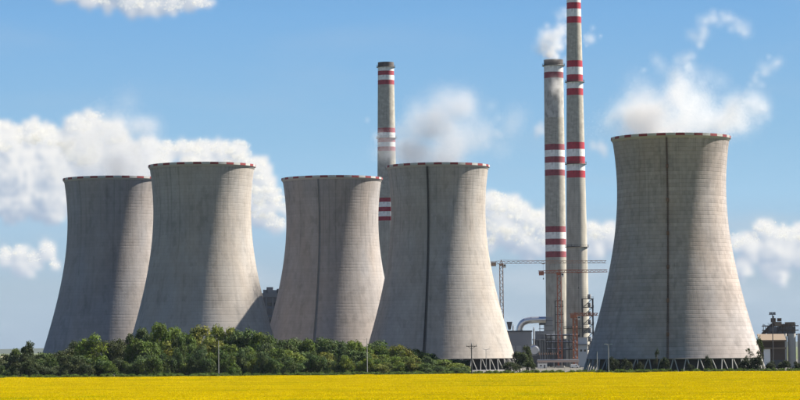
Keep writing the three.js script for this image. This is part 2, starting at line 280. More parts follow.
// ---------------------------------------------------------------- cranes
function lattice(L, w, h, step, t) {                        // a four-chord truss along +y, from 0 to L
  const g = [], X = w / 2, Z = h / 2;
  for (const [x, z] of [[-X, -Z], [X, -Z], [X, Z], [-X, Z]]) g.push(bar([x, 0, z], [x, L, z], t));
  const n = Math.max(1, Math.round(L / step));
  for (let i = 0; i < n; i++) { const y0 = i * L / n, y1 = (i + 1) * L / n, f = i % 2 ? 1 : -1;
    for (const z of [-Z, Z]) { g.push(bar([-X * f, y0, z], [X * f, y1, z], t * 0.6)); }
    for (const x of [-X, X]) { g.push(bar([x, y0, -Z * f], [x, y1, Z * f], t * 0.6)); } }
  return g;
}
function crane(label, d, mastPx, jibPy, leftPx, rightPx, mat, { mast = 1.9, jib = 1.5, tower = 5, y0 = 0, thick = 0.22, swing = 0.12 } = {}) {
  const P = at(mastPx, jibPy, d), k = mpp(d), t = thing('tower_crane', label, 'crane', [P.x, 0, -d], swing, 'tower cranes round the chimneys');
  const H = P.y, R = (rightPx - mastPx) * k / Math.cos(swing), Lf = (mastPx - leftPx) * k / Math.cos(swing);
  obj('mast', lattice(H - 1.6, mast, mast, mast, thick * 1.25), mat, t);
  obj('base', bx(5, 1.2, 5), M.legs, t);
  obj('slewing_ring', new THREE.CylinderGeometry(mast * 0.75, mast * 0.6, 1.5, 16).translate(0, H - 0.85, 0), mat, t);
  const cab = obj('cab', bx(1.5, 2.1, 1.7, mast * 0.5 + 0.9, H - 2.6, 0.6), M.cab, t);
  obj('window', bx(1.2, 1.0, 0.06, mast * 0.5 + 0.95, H - 1.7, 1.48), M.glass, cab);
  obj('jib', lattice(R, jib, jib, jib, thick).map((g) => g.rotateZ(-Math.PI / 2).translate(0, H + jib / 2, 0)), mat, t);
  obj('counter_jib', lattice(Lf, jib, 0.9, jib, thick).map((g) => g.rotateZ(Math.PI / 2).translate(0, H + 0.45, 0)), mat, t);
  obj('counterweight', [0, 1, 2].map((i) => bx(0.9, 2.4, 1.5, -Lf + 0.8 + i, H - 1.6, 0)), mat, t);
  obj('tower_head', [bar([-0.7, H, 0], [0, H + tower, 0], 0.3), bar([0.7, H, 0], [0, H + tower, 0], 0.3)], mat, t);
  obj('tie_bar', [bar([0, H + tower, 0], [R * 0.62, H + jib, 0], 0.1), bar([0, H + tower, 0], [-Lf * 0.9, H + 0.9, 0], 0.1)], mat, t);
  const tr = obj('trolley', bx(1.6, 0.5, 1.4, R * 0.4, H - 0.5, 0), mat, t);
  obj('hook', [bar([R * 0.4, H - 0.5, 0], [R * 0.4, H - 9, 0], 0.07), bx(0.5, 0.9, 0.5, R * 0.4, H - 9.8, 0)], M.darkSteel, tr);
  return t;
}
Object.assign(M, { craneDull: std(0.30, 0.21, 0.16, 0.7), craneRed: std(0.25, 0.08, 0.045, 0.7), craneOrange: std(0.27, 0.11, 0.06, 0.7), cab: std(0.6, 0.58, 0.54, 0.5), glass: std(0.04, 0.05, 0.06, 0.15) });
crane('long armed dull brown tower crane beside the second tower from the right', 1570, 501.2, 263.5, 490.5, 607, M.craneDull, { mast: 1.9, jib: 1.5, tower: 2.2, thick: 0.19 });
crane('tall red orange tower crane in front of the thick smoking chimney', 1560, 559, 272.5, 538.5, 607, M.craneRed, { mast: 2.3, jib: 1.3, tower: 1.8, thick: 0.34, swing: -0.1 });
crane('short orange tower crane in front of the tallest chimney', 1545, 575, 315.5, 570, 598, M.craneOrange, { mast: 2.2, jib: 1.3, tower: 2.0, thick: 0.36, swing: 0.2 });

const NTH_POST = ['first', 'second', 'third', 'fourth', 'fifth', 'sixth', 'seventh', 'eighth', 'ninth'];
// ---------------------------------------------------------------- power plant buildings
Object.assign(M, {
  boilerFrame: std(0.13, 0.14, 0.16, 0.85), boilerPanel: std(0.09, 0.11, 0.15, 0.8), wallGrey: std(0.25, 0.26, 0.28, 0.85), wallLight: std(0.36, 0.37, 0.38, 0.85), wallDark: std(0.10, 0.105, 0.12, 0.85), roofDark: std(0.06, 0.065, 0.075, 0.8), silver: std(0.62, 0.63, 0.65, 0.32, 0.85),
  tan: std(0.175, 0.135, 0.10, 0.9), brown: std(0.075, 0.055, 0.045, 0.9), blueGrey: std(0.34, 0.40, 0.46, 0.8), pinkBeam: std(0.46, 0.36, 0.32, 0.7), white: std(0.75, 0.75, 0.75, 0.6), concretePlain: std(0.36, 0.35, 0.33, 0.9), pole: std(0.26, 0.26, 0.26, 0.7),
});
// boiler house seen between the second and the middle tower
{
  const d = 1800, A = at(248, 366, d), B = at(300, 291.5, d), W = B.x - A.x, H = B.y, t = thing('boiler_house', 'dark blue grey boiler house in the gap between two cooling towers', 'building', [(A.x + B.x) / 2, 0, -d]);
  obj('wall', bx(W, H - 4, 30, 0, 0, -0.6), M.wallDark, t);
  obj('roof_parapet', bx(W + 0.6, 2.8, 31, 0, H - 4, -0.4), M.boilerFrame, t);
  for (let i = 0; i <= 8; i++) obj('column', bx(0.9, H - 4.2, 0.8, -W / 2 + 0.5 + i * (W - 1) / 8, 0, 14.9), M.boilerFrame, t);
  for (let j = 1; j < 8; j++) for (let i = 0; i < 8; i++) { const x0 = -W / 2 + 0.5 + i * (W - 1) / 8, w = (W - 1) / 8 - 0.94; obj('spandrel', bx(w, 1.2, 0.5, x0 + w / 2 + 0.47, j * (H - 6) / 8, 14.7), M.boilerPanel, t); if ((i + j) % 3) obj('window', bx(w - 0.6, 2.2, 0.2, x0 + w / 2 + 0.47, j * (H - 6) / 8 + 1.8, 14.5), M.glass, t); }
  for (const [px, w, h] of [[266, 3, 2.4], [270.5, 4.5, 4.2], [276, 3.5, 2.2], [281, 5, 3]]) obj('roof_vent', bx(w, h, 3, at(px, 291, d).x - (A.x + B.x) / 2, H - 1.2, 8), M.boilerFrame, t);
}
// filter house with the silver flue duct, between the fourth tower and the chimneys
{
  const d = 1640, k = mpp(d), X = (px) => at(px, 350, d).x, Y = (py) => at(530, py, d).y, c = X(520);
  const t = thing('filter_house', 'grey flat roofed filter house right of the second tower from right', 'building', [c, 0, -d]);
  const W = (531 - 505) * k;
  obj('wall', bx(W, Y(332), 22, X(518) - c, 0, 0), M.wallGrey, t);
  obj('roof', bx(W + 0.8, 0.9, 22.8, X(518) - c, Y(332) + 0.002, 0), M.roofDark, t);
  for (let i = 0; i < 3; i++) obj('wall_panel', bx(3.2, 6.5, 0.15, X(511.5 + i * 6.6) - c, Y(356), 11.07), M.wallLight, t);
  obj('roof_hopper', [new THREE.CylinderGeometry(2.5, 1.1, 5, 4, 1).rotateY(Math.PI / 4).translate(X(509.5) - c, Y(331) + 3.4, 4)], M.wallDark, t);
  const duct = thing('flue_duct', 'silver curved flue duct rising over the filter house roof', 'duct', [X(520), Y(331), -d]), r = 3.2 * k, o = (px, py) => [X(px) - X(520), Y(py) - Y(331)];
  const pts = [[519.5, 331.4], [520.2, 327], [523, 322.8], [528, 320.6], [534, 320], [546, 319.8]].map(([a, b]) => new THREE.Vector3(...o(a, b), 0));
  const tubeMesh = obj('duct_pipe', new THREE.TubeGeometry(new THREE.CatmullRomCurve3(pts), 40, r, 20), M.silver, duct);
  for (const [px, py, rot] of [[519.7, 330, 0.1], [525.4, 321.4, 1.15], [532, 320.1, 1.5], [540, 319.9, 1.57]]) obj('flange', new THREE.CylinderGeometry(r + 0.25, r + 0.25, 0.4, 20).rotateZ(-rot).translate(...o(px, py), 0), M.silver, duct);
  const tank = thing('round_tank', 'pale round fan housing standing beside the grey filter house', 'tank', [X(533), Y(350.5), -d + 16]);
  obj('drum', new THREE.CylinderGeometry(3.5, 3.5, 4.5, 28).rotateX(Math.PI / 2), M.wallLight, tank);
  obj('end_cap', new THREE.CylinderGeometry(2.4, 3.2, 0.5, 28).rotateX(Math.PI / 2).translate(0, 0, 2.5), M.silver, tank);
  obj('stand', bx(4.5, Y(350.5), 3.4, 0, -Y(350.5), 0), M.wallDark, tank);
}
// machine hall and duct boxes at the foot of the chimneys
{
  const d = 1670, k = mpp(d), X = (px) => at(px, 350, d).x, Y = (py) => at(560, py, d).y;
  const t = thing('machine_hall', 'low dark grey machine hall at the foot of the chimneys', 'building', [X(566), 0, -d]), x = (px) => X(px) - X(566);
  obj('wall', bx(64 * k, Y(340), 18, 0, 0, -4), M.wallDark, t);
  obj('roof', bx(65 * k, 0.8, 18.8, 0, Y(340) + 0.002, -4), M.wallGrey, t);
  obj('upper_storey', bx(20 * k, 5, 12, x(546), Y(340) + 0.81, -5), M.wallGrey, t);
  for (let i = 0; i < 12; i++) obj('pilaster', bx(0.5, Y(341), 0.4, x(536.5 + i * 5.3), 0, 5.21), M.wallGrey, t);
  for (let i = 0; i < 6; i++) obj('window', bx(2.2, 1.6, 0.12, x(539 + i * 10.6), Y(354), 5.07), M.glass, t);
  const b = thing('stack_inlet_box', 'grey steel inlet box against the thick smoking chimney', 'duct', [X(548), 0, -d + 6]);
  obj('casing', bx(8 * k, Y(317) - Y(338), 8, 0, Y(338), 0), M.wallGrey, b);
  obj('rib', [321, 326, 331].map((py) => bx(8 * k + 0.3, 0.3, 8.3, 0, Y(py), 0)), M.wallDark, b);
  obj('support_leg', [-1, 1].map((s) => bx(0.6, Y(338), 0.6, s * 2, 0, 3)), M.wallDark, b);
  const m = thing('duct_machinery', 'dark machinery box at the end of the silver flue duct', 'machinery', [X(541.5), 0, -d + 12]);
  obj('housing', bx(6 * k, Y(317) - Y(325), 5, 0, Y(325), 0), M.roofDark, m);
  obj('frame', [-1, 1].map((s) => bx(0.4, Y(325), 0.4, s * 1.6, 0, 1)).concat(bx(4.4, 0.35, 4, 0, Y(329), 0), bx(7, 0.9, 5, 0.5, Y(334), 0)), M.wallGrey, m);
}
// pipe bridge, low cabin, pale annexe, stair tower
{
  const d = 1540, k = mpp(d), X = (px) => at(px, 360, d).x, Y = (py) => at(558, py, d).y;
  const t = thing('pipe_bridge', 'pale pipe bridge crossing in front of the cranes', 'pipe bridge', [X(558), 0, -d]), x = (px) => X(px) - X(558);
  obj('beam', bx(42 * k, 1.1, 1.6, 0, Y(362.3), 0), M.pinkBeam, t);
  for (let i = 0; i < 6; i++) obj('post', bx(0.45, Y(362.3), 0.45, x(538.5 + i * 7.8), 0, 0), M.concretePlain, t);
  for (const dz of [-0.45, 0.45]) obj('pipe', tube([x(537.5), Y(362.3) + 1.4, dz], [x(578.5), Y(362.3) + 1.4, dz], 0.3), M.silver, t);
  const c = thing('site_cabin', 'small pale site cabin below the pipe bridge', 'cabin', [X(541), 0, -d + 14]);
  obj('body', bx(9 * k, 2.8, 2.6, 0, 0, 0), M.white, c); obj('roof', bx(9.4 * k, 0.2, 3, 0, 2.801, 0), M.wallGrey, c); obj('door', bx(0.9, 2, 0.08, 1.2, 0.1, 1.34), M.wallDark, c); obj('window', bx(1.2, 0.8, 0.08, -0.9, 1.2, 1.34), M.glass, c);
  const v = thing('parked_van', 'white van parked under the short orange crane', 'van', [X(573.5), 0, -d + 12]);
  const sh = new THREE.Shape(); sh.moveTo(-2.4, 0.35); sh.lineTo(2.3, 0.35); sh.lineTo(2.4, 1.1); sh.lineTo(1.6, 1.3); sh.lineTo(1.05, 2.1); sh.lineTo(-2.3, 2.2); sh.lineTo(-2.4, 0.35);
  obj('body', new THREE.ExtrudeGeometry(sh, { depth: 1.7, bevelSize: 0.06, bevelThickness: 0.06, bevelSegments: 2 }).translate(0, 0, -0.85), M.white, v);
  obj('side_window', bx(0.7, 0.55, 0.04, 0.75, 1.35, 0.93), M.glass, v);
  for (const wx of [-1.5, 1.45]) for (const wz of [-0.8, 0.8]) obj('wheel', new THREE.CylinderGeometry(0.35, 0.35, 0.25, 16).rotateX(Math.PI / 2).translate(wx, 0.35, wz), M.roofDark, v);
  const a = thing('annexe', 'pale blue grey annexe at the foot of the tallest chimney', 'building', [X(586.5), 0, -1590]);
  obj('wall', bx(13 * k, Y(338), 9), M.blueGrey, a); obj('roof', bx(13 * k + 0.5, 0.5, 9.5, 0, Y(338) + 0.002, 0), M.wallLight, a); obj('canopy', bx(13 * k + 0.8, 0.4, 2, 0, Y(345), 5.5), M.wallDark, a);
  for (let i = 0; i < 3; i++) obj('window', bx(1.3, 1.3, 0.1, -2.4 + i * 2.4, Y(352), 4.55), M.glass, a);
  const s = thing('steel_stair_tower', 'dark open steel frame between the tallest chimney and largest cooling tower', 'steel frame', [X(595.5), 0, -1600]), top = Y(297);
  for (const [px2, z] of [[-3.2, -3], [3.2, -3], [-3.2, 3], [3.2, 3]]) obj('column', bx(0.5, top, 0.5, px2, 0, z), M.darkSteel, s);
  for (let y = top; y > 3; y -= 5.2) { const f = obj('floor', bx(7.2, 0.4, 7, 0, y - 0.4, 0), M.darkSteel, s); obj('railing', [bx(7.2, 0.12, 0.1, 0, y + 1.0, 3.4), bx(7.2, 0.12, 0.1, 0, y + 0.5, 3.4), ...[-3.5, -1.2, 1.2, 3.5].map((xx) => bx(0.1, 1.1, 0.1, xx, y, 3.4))], M.darkSteel, f); obj('stair_flight', bar([-2.6, y - 5.2, 1.5], [2.6, y - 0.4, 1.5], 0.35, 1.1), M.darkSteel, s); obj('vessel', new THREE.CylinderGeometry(1.1, 1.1, 2.6, 14).translate(1.2, y + 1.3, -0.8), M.wallGrey, s); }
}
// pipe rack, vent stacks, cable posts and fence round the chimney feet
{
  const d = 1600, k = mpp(d), X = (px) => at(px, 350, d).x, Y = (py) => at(556, py, d).y;
  const r = thing('pipe_rack', 'dark steel pipe rack between the thick chimney and the tallest one', 'pipe rack', [X(562), 0, -d]), x = (px) => X(px) - X(562);
  for (const px of [546, 551, 556, 563, 569, 579]) obj('column', [bx(0.4, Y(334), 0.4, x(px), 0, -2), bx(0.4, Y(334), 0.4, x(px), 0, 2)], M.darkSteel, r);
  for (const py of [336, 343, 350]) { obj('beam', bx(34 * k, 0.4, 4.4, x(562.5), Y(py), 0), M.darkSteel, r); for (const z of [-1.4, 0, 1.4]) obj('pipe', tube([x(546), Y(py) + 0.75, z], [x(579), Y(py) + 0.75, z], 0.32), z ? M.silver : M.wallLight, r); }
  for (const [p, q] of [[546, 551], [556, 563], [569, 579]]) obj('brace', [bar([x(p), Y(350), 2.1], [x(q), Y(336), 2.1], 0.22), bar([x(q), Y(350), 2.1], [x(p), Y(336), 2.1], 0.22)], M.darkSteel, r);
  const f = thing('steel_platform', 'small dark steel platform in the gap between the two right chimneys', 'steel frame', [X(563.5), 0, -d - 40]);
  for (const px of [-2.4, 2.4]) for (const z of [-2, 2]) obj('column', bx(0.35, Y(300), 0.35, px, 0, z), M.darkSteel, f);
  for (const py of [300, 306, 314, 322]) { const fl = obj('floor', bx(5.4, 0.35, 4.6, 0, Y(py), 0), M.darkSteel, f); obj('railing', [bx(5.4, 0.1, 0.1, 0, Y(py) + 1.4, 2.2), ...[-2.6, -0.9, 0.9, 2.6].map((xx) => bx(0.1, 1.1, 0.1, xx, Y(py) + 0.35, 2.2))], M.darkSteel, fl); }
  for (const [px, top, w, l] of [[515.5, 325, 1.5, 'thin grey vent stack on the filter house roof beside the hopper'], [536.5, 328, 1.8, 'thin grey vent stack right of the silver flue duct bend'], [583.5, 333, 1.4, 'thin grey vent stack before the foot of the tallest chimney']]) { const v = thing('vent_stack', l, 'vent', [X(px), 0, -d - 30]); obj('stack_pipe', tube([0, 0, 0], [0, Y(top), 0], w * k / 2, w * k / 2.4, 12), M.wallGrey, v); obj('rain_cap', new THREE.ConeGeometry(w * k * 0.7, 0.7, 12).translate(0, Y(top) + 0.6, 0), M.wallDark, v); }
  for (let i = 0; i < 9; i++) { const px = 537.5 + i * 2.2, b = thing('busbar_post', NTH_POST[i] + ' dark busbar post from the left before the machine hall', 'post', [X(px), 0, -d + 20], 0, 'row of busbar posts before the machine hall'); obj('post', bx(0.35, Y(354.5), 0.35), M.darkSteel, b); obj('insulator', new THREE.CylinderGeometry(0.22, 0.3, 1.2, 8).translate(0, Y(354.5) + 0.6, 0), M.rustSteel, b); }
  const t = thing('security_fence', 'long thin wire fence between the field and the power plant', 'fence', [X(562), 0, -1330]), L = 110, p0 = -40;
  for (let i = 0; i <= 36; i++) obj('post', bx(0.1, 2.3, 0.1, p0 + i * L / 36, 0, 0), M.concretePlain, t);
  for (const y of [0.3, 0.9, 1.5, 2.1]) obj('wire', bx(L, 0.03, 0.03, p0 + L / 2, y, 0.07), M.darkSteel, t);
}
// coal handling structures at the right edge
{
  const d = 1420, k = mpp(d), X = (px) => at(px, 350, d).x, Y = (py) => at(780, py, d).y;
  const t = thing('conveyor_house', 'tan roofed conveyor house beside the largest cooling tower', 'building', [X(771), 0, -d]), x = (px) => X(px) - X(771);
  obj('roof', [bx(27 * k, 0.6, 12, 0, Y(341), 3), new THREE.BoxGeometry(27 * k, 0.5, 9).rotateX(0.42).translate(0, Y(337.6), 3)], M.tan, t);
  obj('wall', bx(26 * k, Y(341), 8, 0, 0, 0), M.brown, t);
  obj('ledge', bx(27 * k, 0.9, 1.2, 0, Y(349), 4.7), M.tan, t);
  obj('pale_wall', bx(6.4 * k, Y(348.2), 0.5, x(765.8), 0, 4.3), M.white, t);
  for (let i = 0; i < 3; i++) obj('opening', bx(2.6, 4, 0.2, x(773 + i * 5.2), 0.4, 4.05), M.roofDark, t);
  const g = thing('coal_gantry', 'dark rusty steel gantry above the tan roof at the right edge', 'gantry', [X(788), 0, -d - 24]), gx = (px) => X(px) - X(788);
  const y0 = Y(334.5), y1 = Y(324);
  for (const [px, py, w, h, z, m] of [[784, 325.5, 7, 2.2, 1.5, M.tan], [790.5, 326.5, 5, 1.5, 2, M.brown], [797, 325.5, 9, 2, 0, M.tan], [786.5, 321, 3.2, 1.8, -1, M.brown], [793, 330, 12, 2.4, 0, M.wallDark], [779, 331, 8, 2.2, 0.5, M.wallDark]]) obj('machine_house', bx(w * k, h, 5, gx(px), Y(py), z), m, g);
  for (let i = 0; i < 13; i++) obj('column', bx(0.35, i % 3 ? Y(325) : Y(323.5), 0.35, gx(770.5 + i * 2.6), 0, (i % 2) * 5 - 2.5), M.brown, g);
  for (let i = 0; i < 12; i++) { const p = gx(770.5 + i * 2.6), q = gx(773.1 + i * 2.6); obj('brace', bar([p, i % 2 ? y0 : y1, 2.6], [q, i % 2 ? y1 : y0, 2.6], 0.3), M.darkSteel, g); }
  for (const py of [335, 330.5, 326]) obj('girder', bx(36 * k, 0.5, 5.6, gx(787), Y(py), 0), M.brown, g);
  obj('cladding', bx(28 * k, Y(326.5) - Y(336), 4.6, gx(788), Y(336), -0.3), M.wallDark, g);
  obj('railing', [bx(30 * k, 0.12, 0.1, gx(788), Y(326) + 1.6, 2.7), ...Array.from({ length: 14 }, (_, i) => bx(0.1, 1.2, 0.1, gx(774.5 + i * 2.1), Y(326) + 0.5, 2.7))], M.darkSteel, g);
  obj('inclined_gallery', [bar([gx(769), Y(334), 0], [gx(782), Y(322), 0], 1.7, 3.0)], M.brown, g);
  obj('gallery_roof', [bar([gx(769), Y(334) + 1.1, 0], [gx(782), Y(322) + 1.1, 0], 0.2, 3.4)], M.tan, g);
  obj('head_house', [bx(2.4, 2.4, 3, gx(780), Y(322), 0), bx(0.6, 1.8, 0.6, gx(780.3), Y(318.5), 0)], M.brown, g);
  for (const [px, w] of [[789, 6.5], [797.5, 7.5], [807, 7.5]]) obj('silo', [new THREE.CylinderGeometry(w * k / 2, w * k / 2, Y(333.5), 20).translate(gx(px), Y(333.5) / 2, 4.6)], M.concretePlain, g);
  const s = thing('low_shed', 'white roofed low shed at the right edge of the field', 'shed', [X(799), 0, -d + 60]);
  obj('wall', bx(8, 3, 5), M.wallDark, s); obj('roof', [new THREE.BoxGeometry(9, 0.3, 4).rotateX(0.5).translate(0, 3.7, 1.5), new THREE.BoxGeometry(9, 0.3, 4).rotateX(-0.5).translate(0, 3.7, -1.8)], M.white, s);
  const f = thing('floodlight_mast', 'tall floodlight mast above the tan roof', 'floodlight', [X(769.8), 0, -d + 12]), fy = Y(315);
  obj('pole', tube([0, 0, 0], [0, fy, 0], 0.32, 0.2), M.darkSteel, f);
  obj('head_frame', bx(3.6, 0.25, 1.4, 0, fy, 0), M.darkSteel, f);
  for (const sx of [-1.3, -0.45, 0.45, 1.3]) obj('floodlight', bx(0.7, 1.2, 0.6, sx, fy + 0.26, 0.2), M.wallDark, f);
}

// ---------------------------------------------------------------- poles
{
  const pole = (label, px, top, d) => { const p = at(px, top, d), t = thing('light_pole', label, 'pole', [p.x, 0, -d]); obj('shaft', tube([0, 0, 0], [0, p.y, 0], 0.22, 0.13), M.pole, t); obj('arm', tube([0, p.y - 0.15, 0], [0, p.y + 0.25, 1.4], 0.09, 0.07), M.pole, t); obj('lamp_head', bx(0.35, 0.16, 0.9, 0, p.y + 0.18, 1.7), M.pole, t); return t; };
  pole('slim pale pole before the trees under the second tower from left', 218.5, 341, 1157);
  pole('slim pale pole before the trees at the gap left of the dark ladder tower', 367, 339, 1157);
  pole('thin pale pole at the left foot of the largest cooling tower', 597, 352, 1180);
  const lamp2 = (label, px, top, d) => { const p = at(px, top, d), t = thing('street_lamp', label, 'street lamp', [p.x, 0, -d]); obj('shaft', tube([0, 0, 0], [0, p.y, 0], 0.2, 0.12), M.pole, t); for (const s of [-1, 1]) { obj('arm', tube([0, p.y - 0.2, 0], [s * 1.1, p.y + 0.15, 0], 0.09), M.pole, t); obj('lamp_head', bx(0.9, 0.18, 0.35, s * 1.4, p.y + 0.1, 0), M.white, t); } };
  lamp2('twin armed street lamp before the shaded side of the largest tower', 608.3, 344.5, 1180);
  lamp2('twin armed street lamp just right of the utility pole', 486, 349.5, 1330);
  const d = 1160, p = at(471.5, 345, d), t = thing('utility_pole', 'dark utility pole with insulators on its crossarm before the open tower legs', 'utility pole', [p.x, 0, -d]);
  obj('shaft', tube([0, 0, 0], [0, p.y + 0.4, 0], 0.28, 0.18), M.darkSteel, t);
  obj('crossarm', bx(4.9, 0.3, 0.3, 0, p.y - 0.7, 0.25), M.darkSteel, t);
  for (const s of [-2.2, 0, 2.2]) obj('insulator', [new THREE.CylinderGeometry(0.12, 0.24, 0.7, 10).translate(s, p.y + (s ? 0 : 0.7), s ? 0.25 : 0)], M.wallGrey, t);
  obj('strut', [bar([-1.5, p.y - 0.7, 0.2], [0, p.y - 1.9, 0.1], 0.14), bar([1.5, p.y - 0.7, 0.2], [0, p.y - 1.9, 0.1], 0.14)], M.darkSteel, t);
}

// ---------------------------------------------------------------- trees
function crownGeom(W, H, lobes, leaves, leafSize, sd, low = 0.12) {
  seed = sd;
  const L = [];
  for (let i = 0; i < lobes; i++) { const a = rnd() * 6.283, h = Math.pow(rnd(), 0.8), q = Math.sqrt(rnd()) * (1 - 0.55 * h * h); L.push({ x: Math.cos(a) * q * W * 0.42, y: H * (low + (0.84 - low) * h), z: Math.sin(a) * q * W * 0.42, r: W * rr(0.14, 0.27) * (1 - 0.2 * h), tone: rr(0.7, 1.3), warm: rr(-0.12, 0.2) }); }
  const pos = [], nor = [], col = [], v = new THREE.Vector3(), a = new THREE.Vector3(), b = new THREE.Vector3(), n = new THREE.Vector3();
  for (let i = 0; i < leaves; i++) {
    const l = L[Math.floor(rnd() * lobes)];
    v.set(gauss(), gauss(), gauss()).normalize(); if (v.y < -0.4) v.y *= -0.6;
    const rad = l.r * Math.pow(rnd(), 0.22) * rr(0.82, 1.15), px = l.x + v.x * rad, py = l.y + v.y * rad * 0.85, pz = l.z + v.z * rad;
    n.set(v.x + gauss() * 0.7, v.y + 0.25 + gauss() * 0.7, v.z + gauss() * 0.7).normalize();
    a.set(gauss(), gauss(), gauss()).cross(n).normalize(); b.copy(n).cross(a);
    const s = leafSize * rr(0.55, 1.35), s2 = s * rr(0.5, 0.9), tone = l.tone * rr(0.75, 1.25), wm = l.warm + rr(-0.06, 0.06);
    const P = [[-1, 0], [0, -1], [1, 0], [0, 1]].map(([i2, j]) => [px + a.x * i2 * s + b.x * j * s2, Math.max(0.15, py + a.y * i2 * s + b.y * j * s2), pz + a.z * i2 * s + b.z * j * s2]);
    for (const k of [0, 1, 2, 0, 2, 3]) { pos.push(...P[k]); nor.push(n.x, n.y, n.z); col.push(tone * (1 + wm), tone, tone * (1 - wm)); }
  }
  const g = new THREE.BufferGeometry(); g.setAttribute('position', new THREE.Float32BufferAttribute(pos, 3)); g.setAttribute('normal', new THREE.Float32BufferAttribute(nor, 3)); g.setAttribute('color', new THREE.Float32BufferAttribute(col, 3));
  return { g, L };
}
function trunkGeom(W, H, L) {
  const g = [tube([0, 0, 0], [0.1, H * 0.45, 0], W * 0.035, W * 0.022, 7), tube([0.1, H * 0.45, 0], [0, H * 0.8, 0.1], W * 0.022, W * 0.008, 6)];
  for (const l of L.slice(0, 7)) g.push(tube([0.05, Math.min(H * 0.5, l.y * 0.6), 0], [l.x * 0.8, l.y, l.z * 0.8], W * 0.014, W * 0.005, 5));
  return mergeGeometries(g.map((q) => q.toNonIndexed()));
}
const leafMat = (r, g, b) => new THREE.MeshPhysicalMaterial({ color: rgb(r, g, b), roughness: 0.9, vertexColors: true, transmission: 0.35, thickness: 0, side: THREE.DoubleSide, specularIntensity: 0.3 });
const PAINTED_SHADE_LEAF = leafMat(0.026, 0.038, 0.014), DARK_LEAF = leafMat(0.038, 0.056, 0.017), LEAF = [leafMat(0.084, 0.130, 0.016), leafMat(0.068, 0.112, 0.017), leafMat(0.100, 0.140, 0.018), leafMat(0.050, 0.085, 0.020), leafMat(0.118, 0.140, 0.024), leafMat(0.052, 0.086, 0.030)];  // first material: shade round the largest tower is darkened into its leaf colour
M.bark = std(0.08, 0.06, 0.045, 1);
// forms: width and height 10 m, then scaled
const FORMS = [], SHRUBS = [];
for (let i = 0; i < 6; i++) { const { g, L } = crownGeom(10, 10, 22 + i * 2, 4600, 0.27, 77 + i * 31, 0.06); FORMS.push({ g, t: trunkGeom(10, 10, L) }); }
for (let i = 0; i < 4; i++) { const { g, L } = crownGeom(10, 7, 26, 3400, 0.28, 501 + i * 17, 0.0); SHRUBS.push({ g, t: trunkGeom(10, 7, L) }); }
const SPARSE = []; for (let i = 0; i < 2; i++) { const { g, L } = crownGeom(8, 11, 16, 900, 0.26, 901 + i * 17); SPARSE.push({ g, t: trunkGeom(8, 11, L) }); }
seed = 4242;
function tree(name, label, cat, px, topPy, d, wPx, form, baseH, mat, group) {
  const p = at(px, topPy, d), t = thing(name, label, cat, [p.x, 0, -d], rr(0, 6.28), group), h = p.y / baseH * 1.06, w = wPx * mpp(d) / 10;
  t.scale.set(w, h, w * rr(0.9, 1.1));
  obj('trunk', form.t, M.bark, t); obj('crown', form.g, mat, t); return t;
}
const PROFILE = [[-40, 352], [0, 357], [10, 352], [20, 343], [33, 344], [44, 351], [56, 351], [68, 347], [78, 339], [90, 335], [102, 338], [112, 337], [124, 333], [138, 328], [150, 327], [160, 323.5], [174, 325], [190, 328], [206, 327], [216, 326.5], [230, 326.5], [240, 328], [252, 329], [264, 332], [276, 335], [290, 338], [304, 337], [318, 335.5], [330, 336], [344, 339], [358, 340], [372, 341], [384, 343], [396, 344], [408, 346], [418, 346], [428, 350], [438, 357], [450, 356], [460, 356], [468, 360]];
const prof = (x) => { let i = 0; while (i < PROFILE.length - 2 && x > PROFILE[i + 1][0]) i++; const [a, b] = [PROFILE[i], PROFILE[i + 1]]; return lerp(a[1], b[1], Math.max(0, Math.min(1, (x - a[0]) / (b[0] - a[0])))); };
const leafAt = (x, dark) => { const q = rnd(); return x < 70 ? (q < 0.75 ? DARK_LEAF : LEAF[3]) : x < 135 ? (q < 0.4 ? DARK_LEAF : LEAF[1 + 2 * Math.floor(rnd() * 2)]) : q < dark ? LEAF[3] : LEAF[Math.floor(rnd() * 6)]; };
const baseY = (x) => 377.5 - 0.0087 * x;
const NTH = ['first', 'second', 'third', 'fourth', 'fifth', 'sixth', 'seventh', 'eighth', 'ninth', 'tenth', 'eleventh', 'twelfth', 'thirteenth', 'fourteenth', 'fifteenth', 'sixteenth', 'seventeenth', 'eighteenth', 'nineteenth', 'twentieth'], beltCount = {};
const ZONES = [[52, 'left of the leftmost cooling tower'], [140, 'under the leftmost cooling tower'], [268, 'under the second cooling tower from left'], [371, 'under the middle cooling tower'], [900, 'under the cooling tower with the dark ladder']];
function beltLabel(kind, x) { const z = ZONES.find((q) => x < q[0])[1], k = kind + z; beltCount[k] = (beltCount[k] ?? 0) + 1; return NTH[beltCount[k] - 1] + ' ' + kind + ' from the left ' + z; }
tree('deciduous_tree', 'round dark tree standing out at the far left edge', 'tree', 26, 341.5, 1190, 25, FORMS[0], 10, DARK_LEAF);
tree('deciduous_tree', 'broad green tree overlapping the foot of the leftmost tower', 'tree', 91, 334.5, 1185, 36, FORMS[1], 10, LEAF[0]);
tree('deciduous_tree', 'highest tree, overlapping the left foot of second tower from left', 'tree', 160, 323, 1195, 30, FORMS[2], 10, LEAF[0]);
for (let x = -34; x < 470; x += rr(8, 12)) { const j = Math.floor(rnd() * 6); if (Math.abs(x - 91) < 9 || Math.abs(x - 160) < 8 || Math.abs(x - 26) < 9) continue; tree('deciduous_tree', beltLabel('back row tree', x), 'tree', x, prof(x) + rr(-0.5, 5), rr(1205, 1255), rr(19, 44), FORMS[j], 10, leafAt(x, 0.1), 'back row of the tree belt'); }
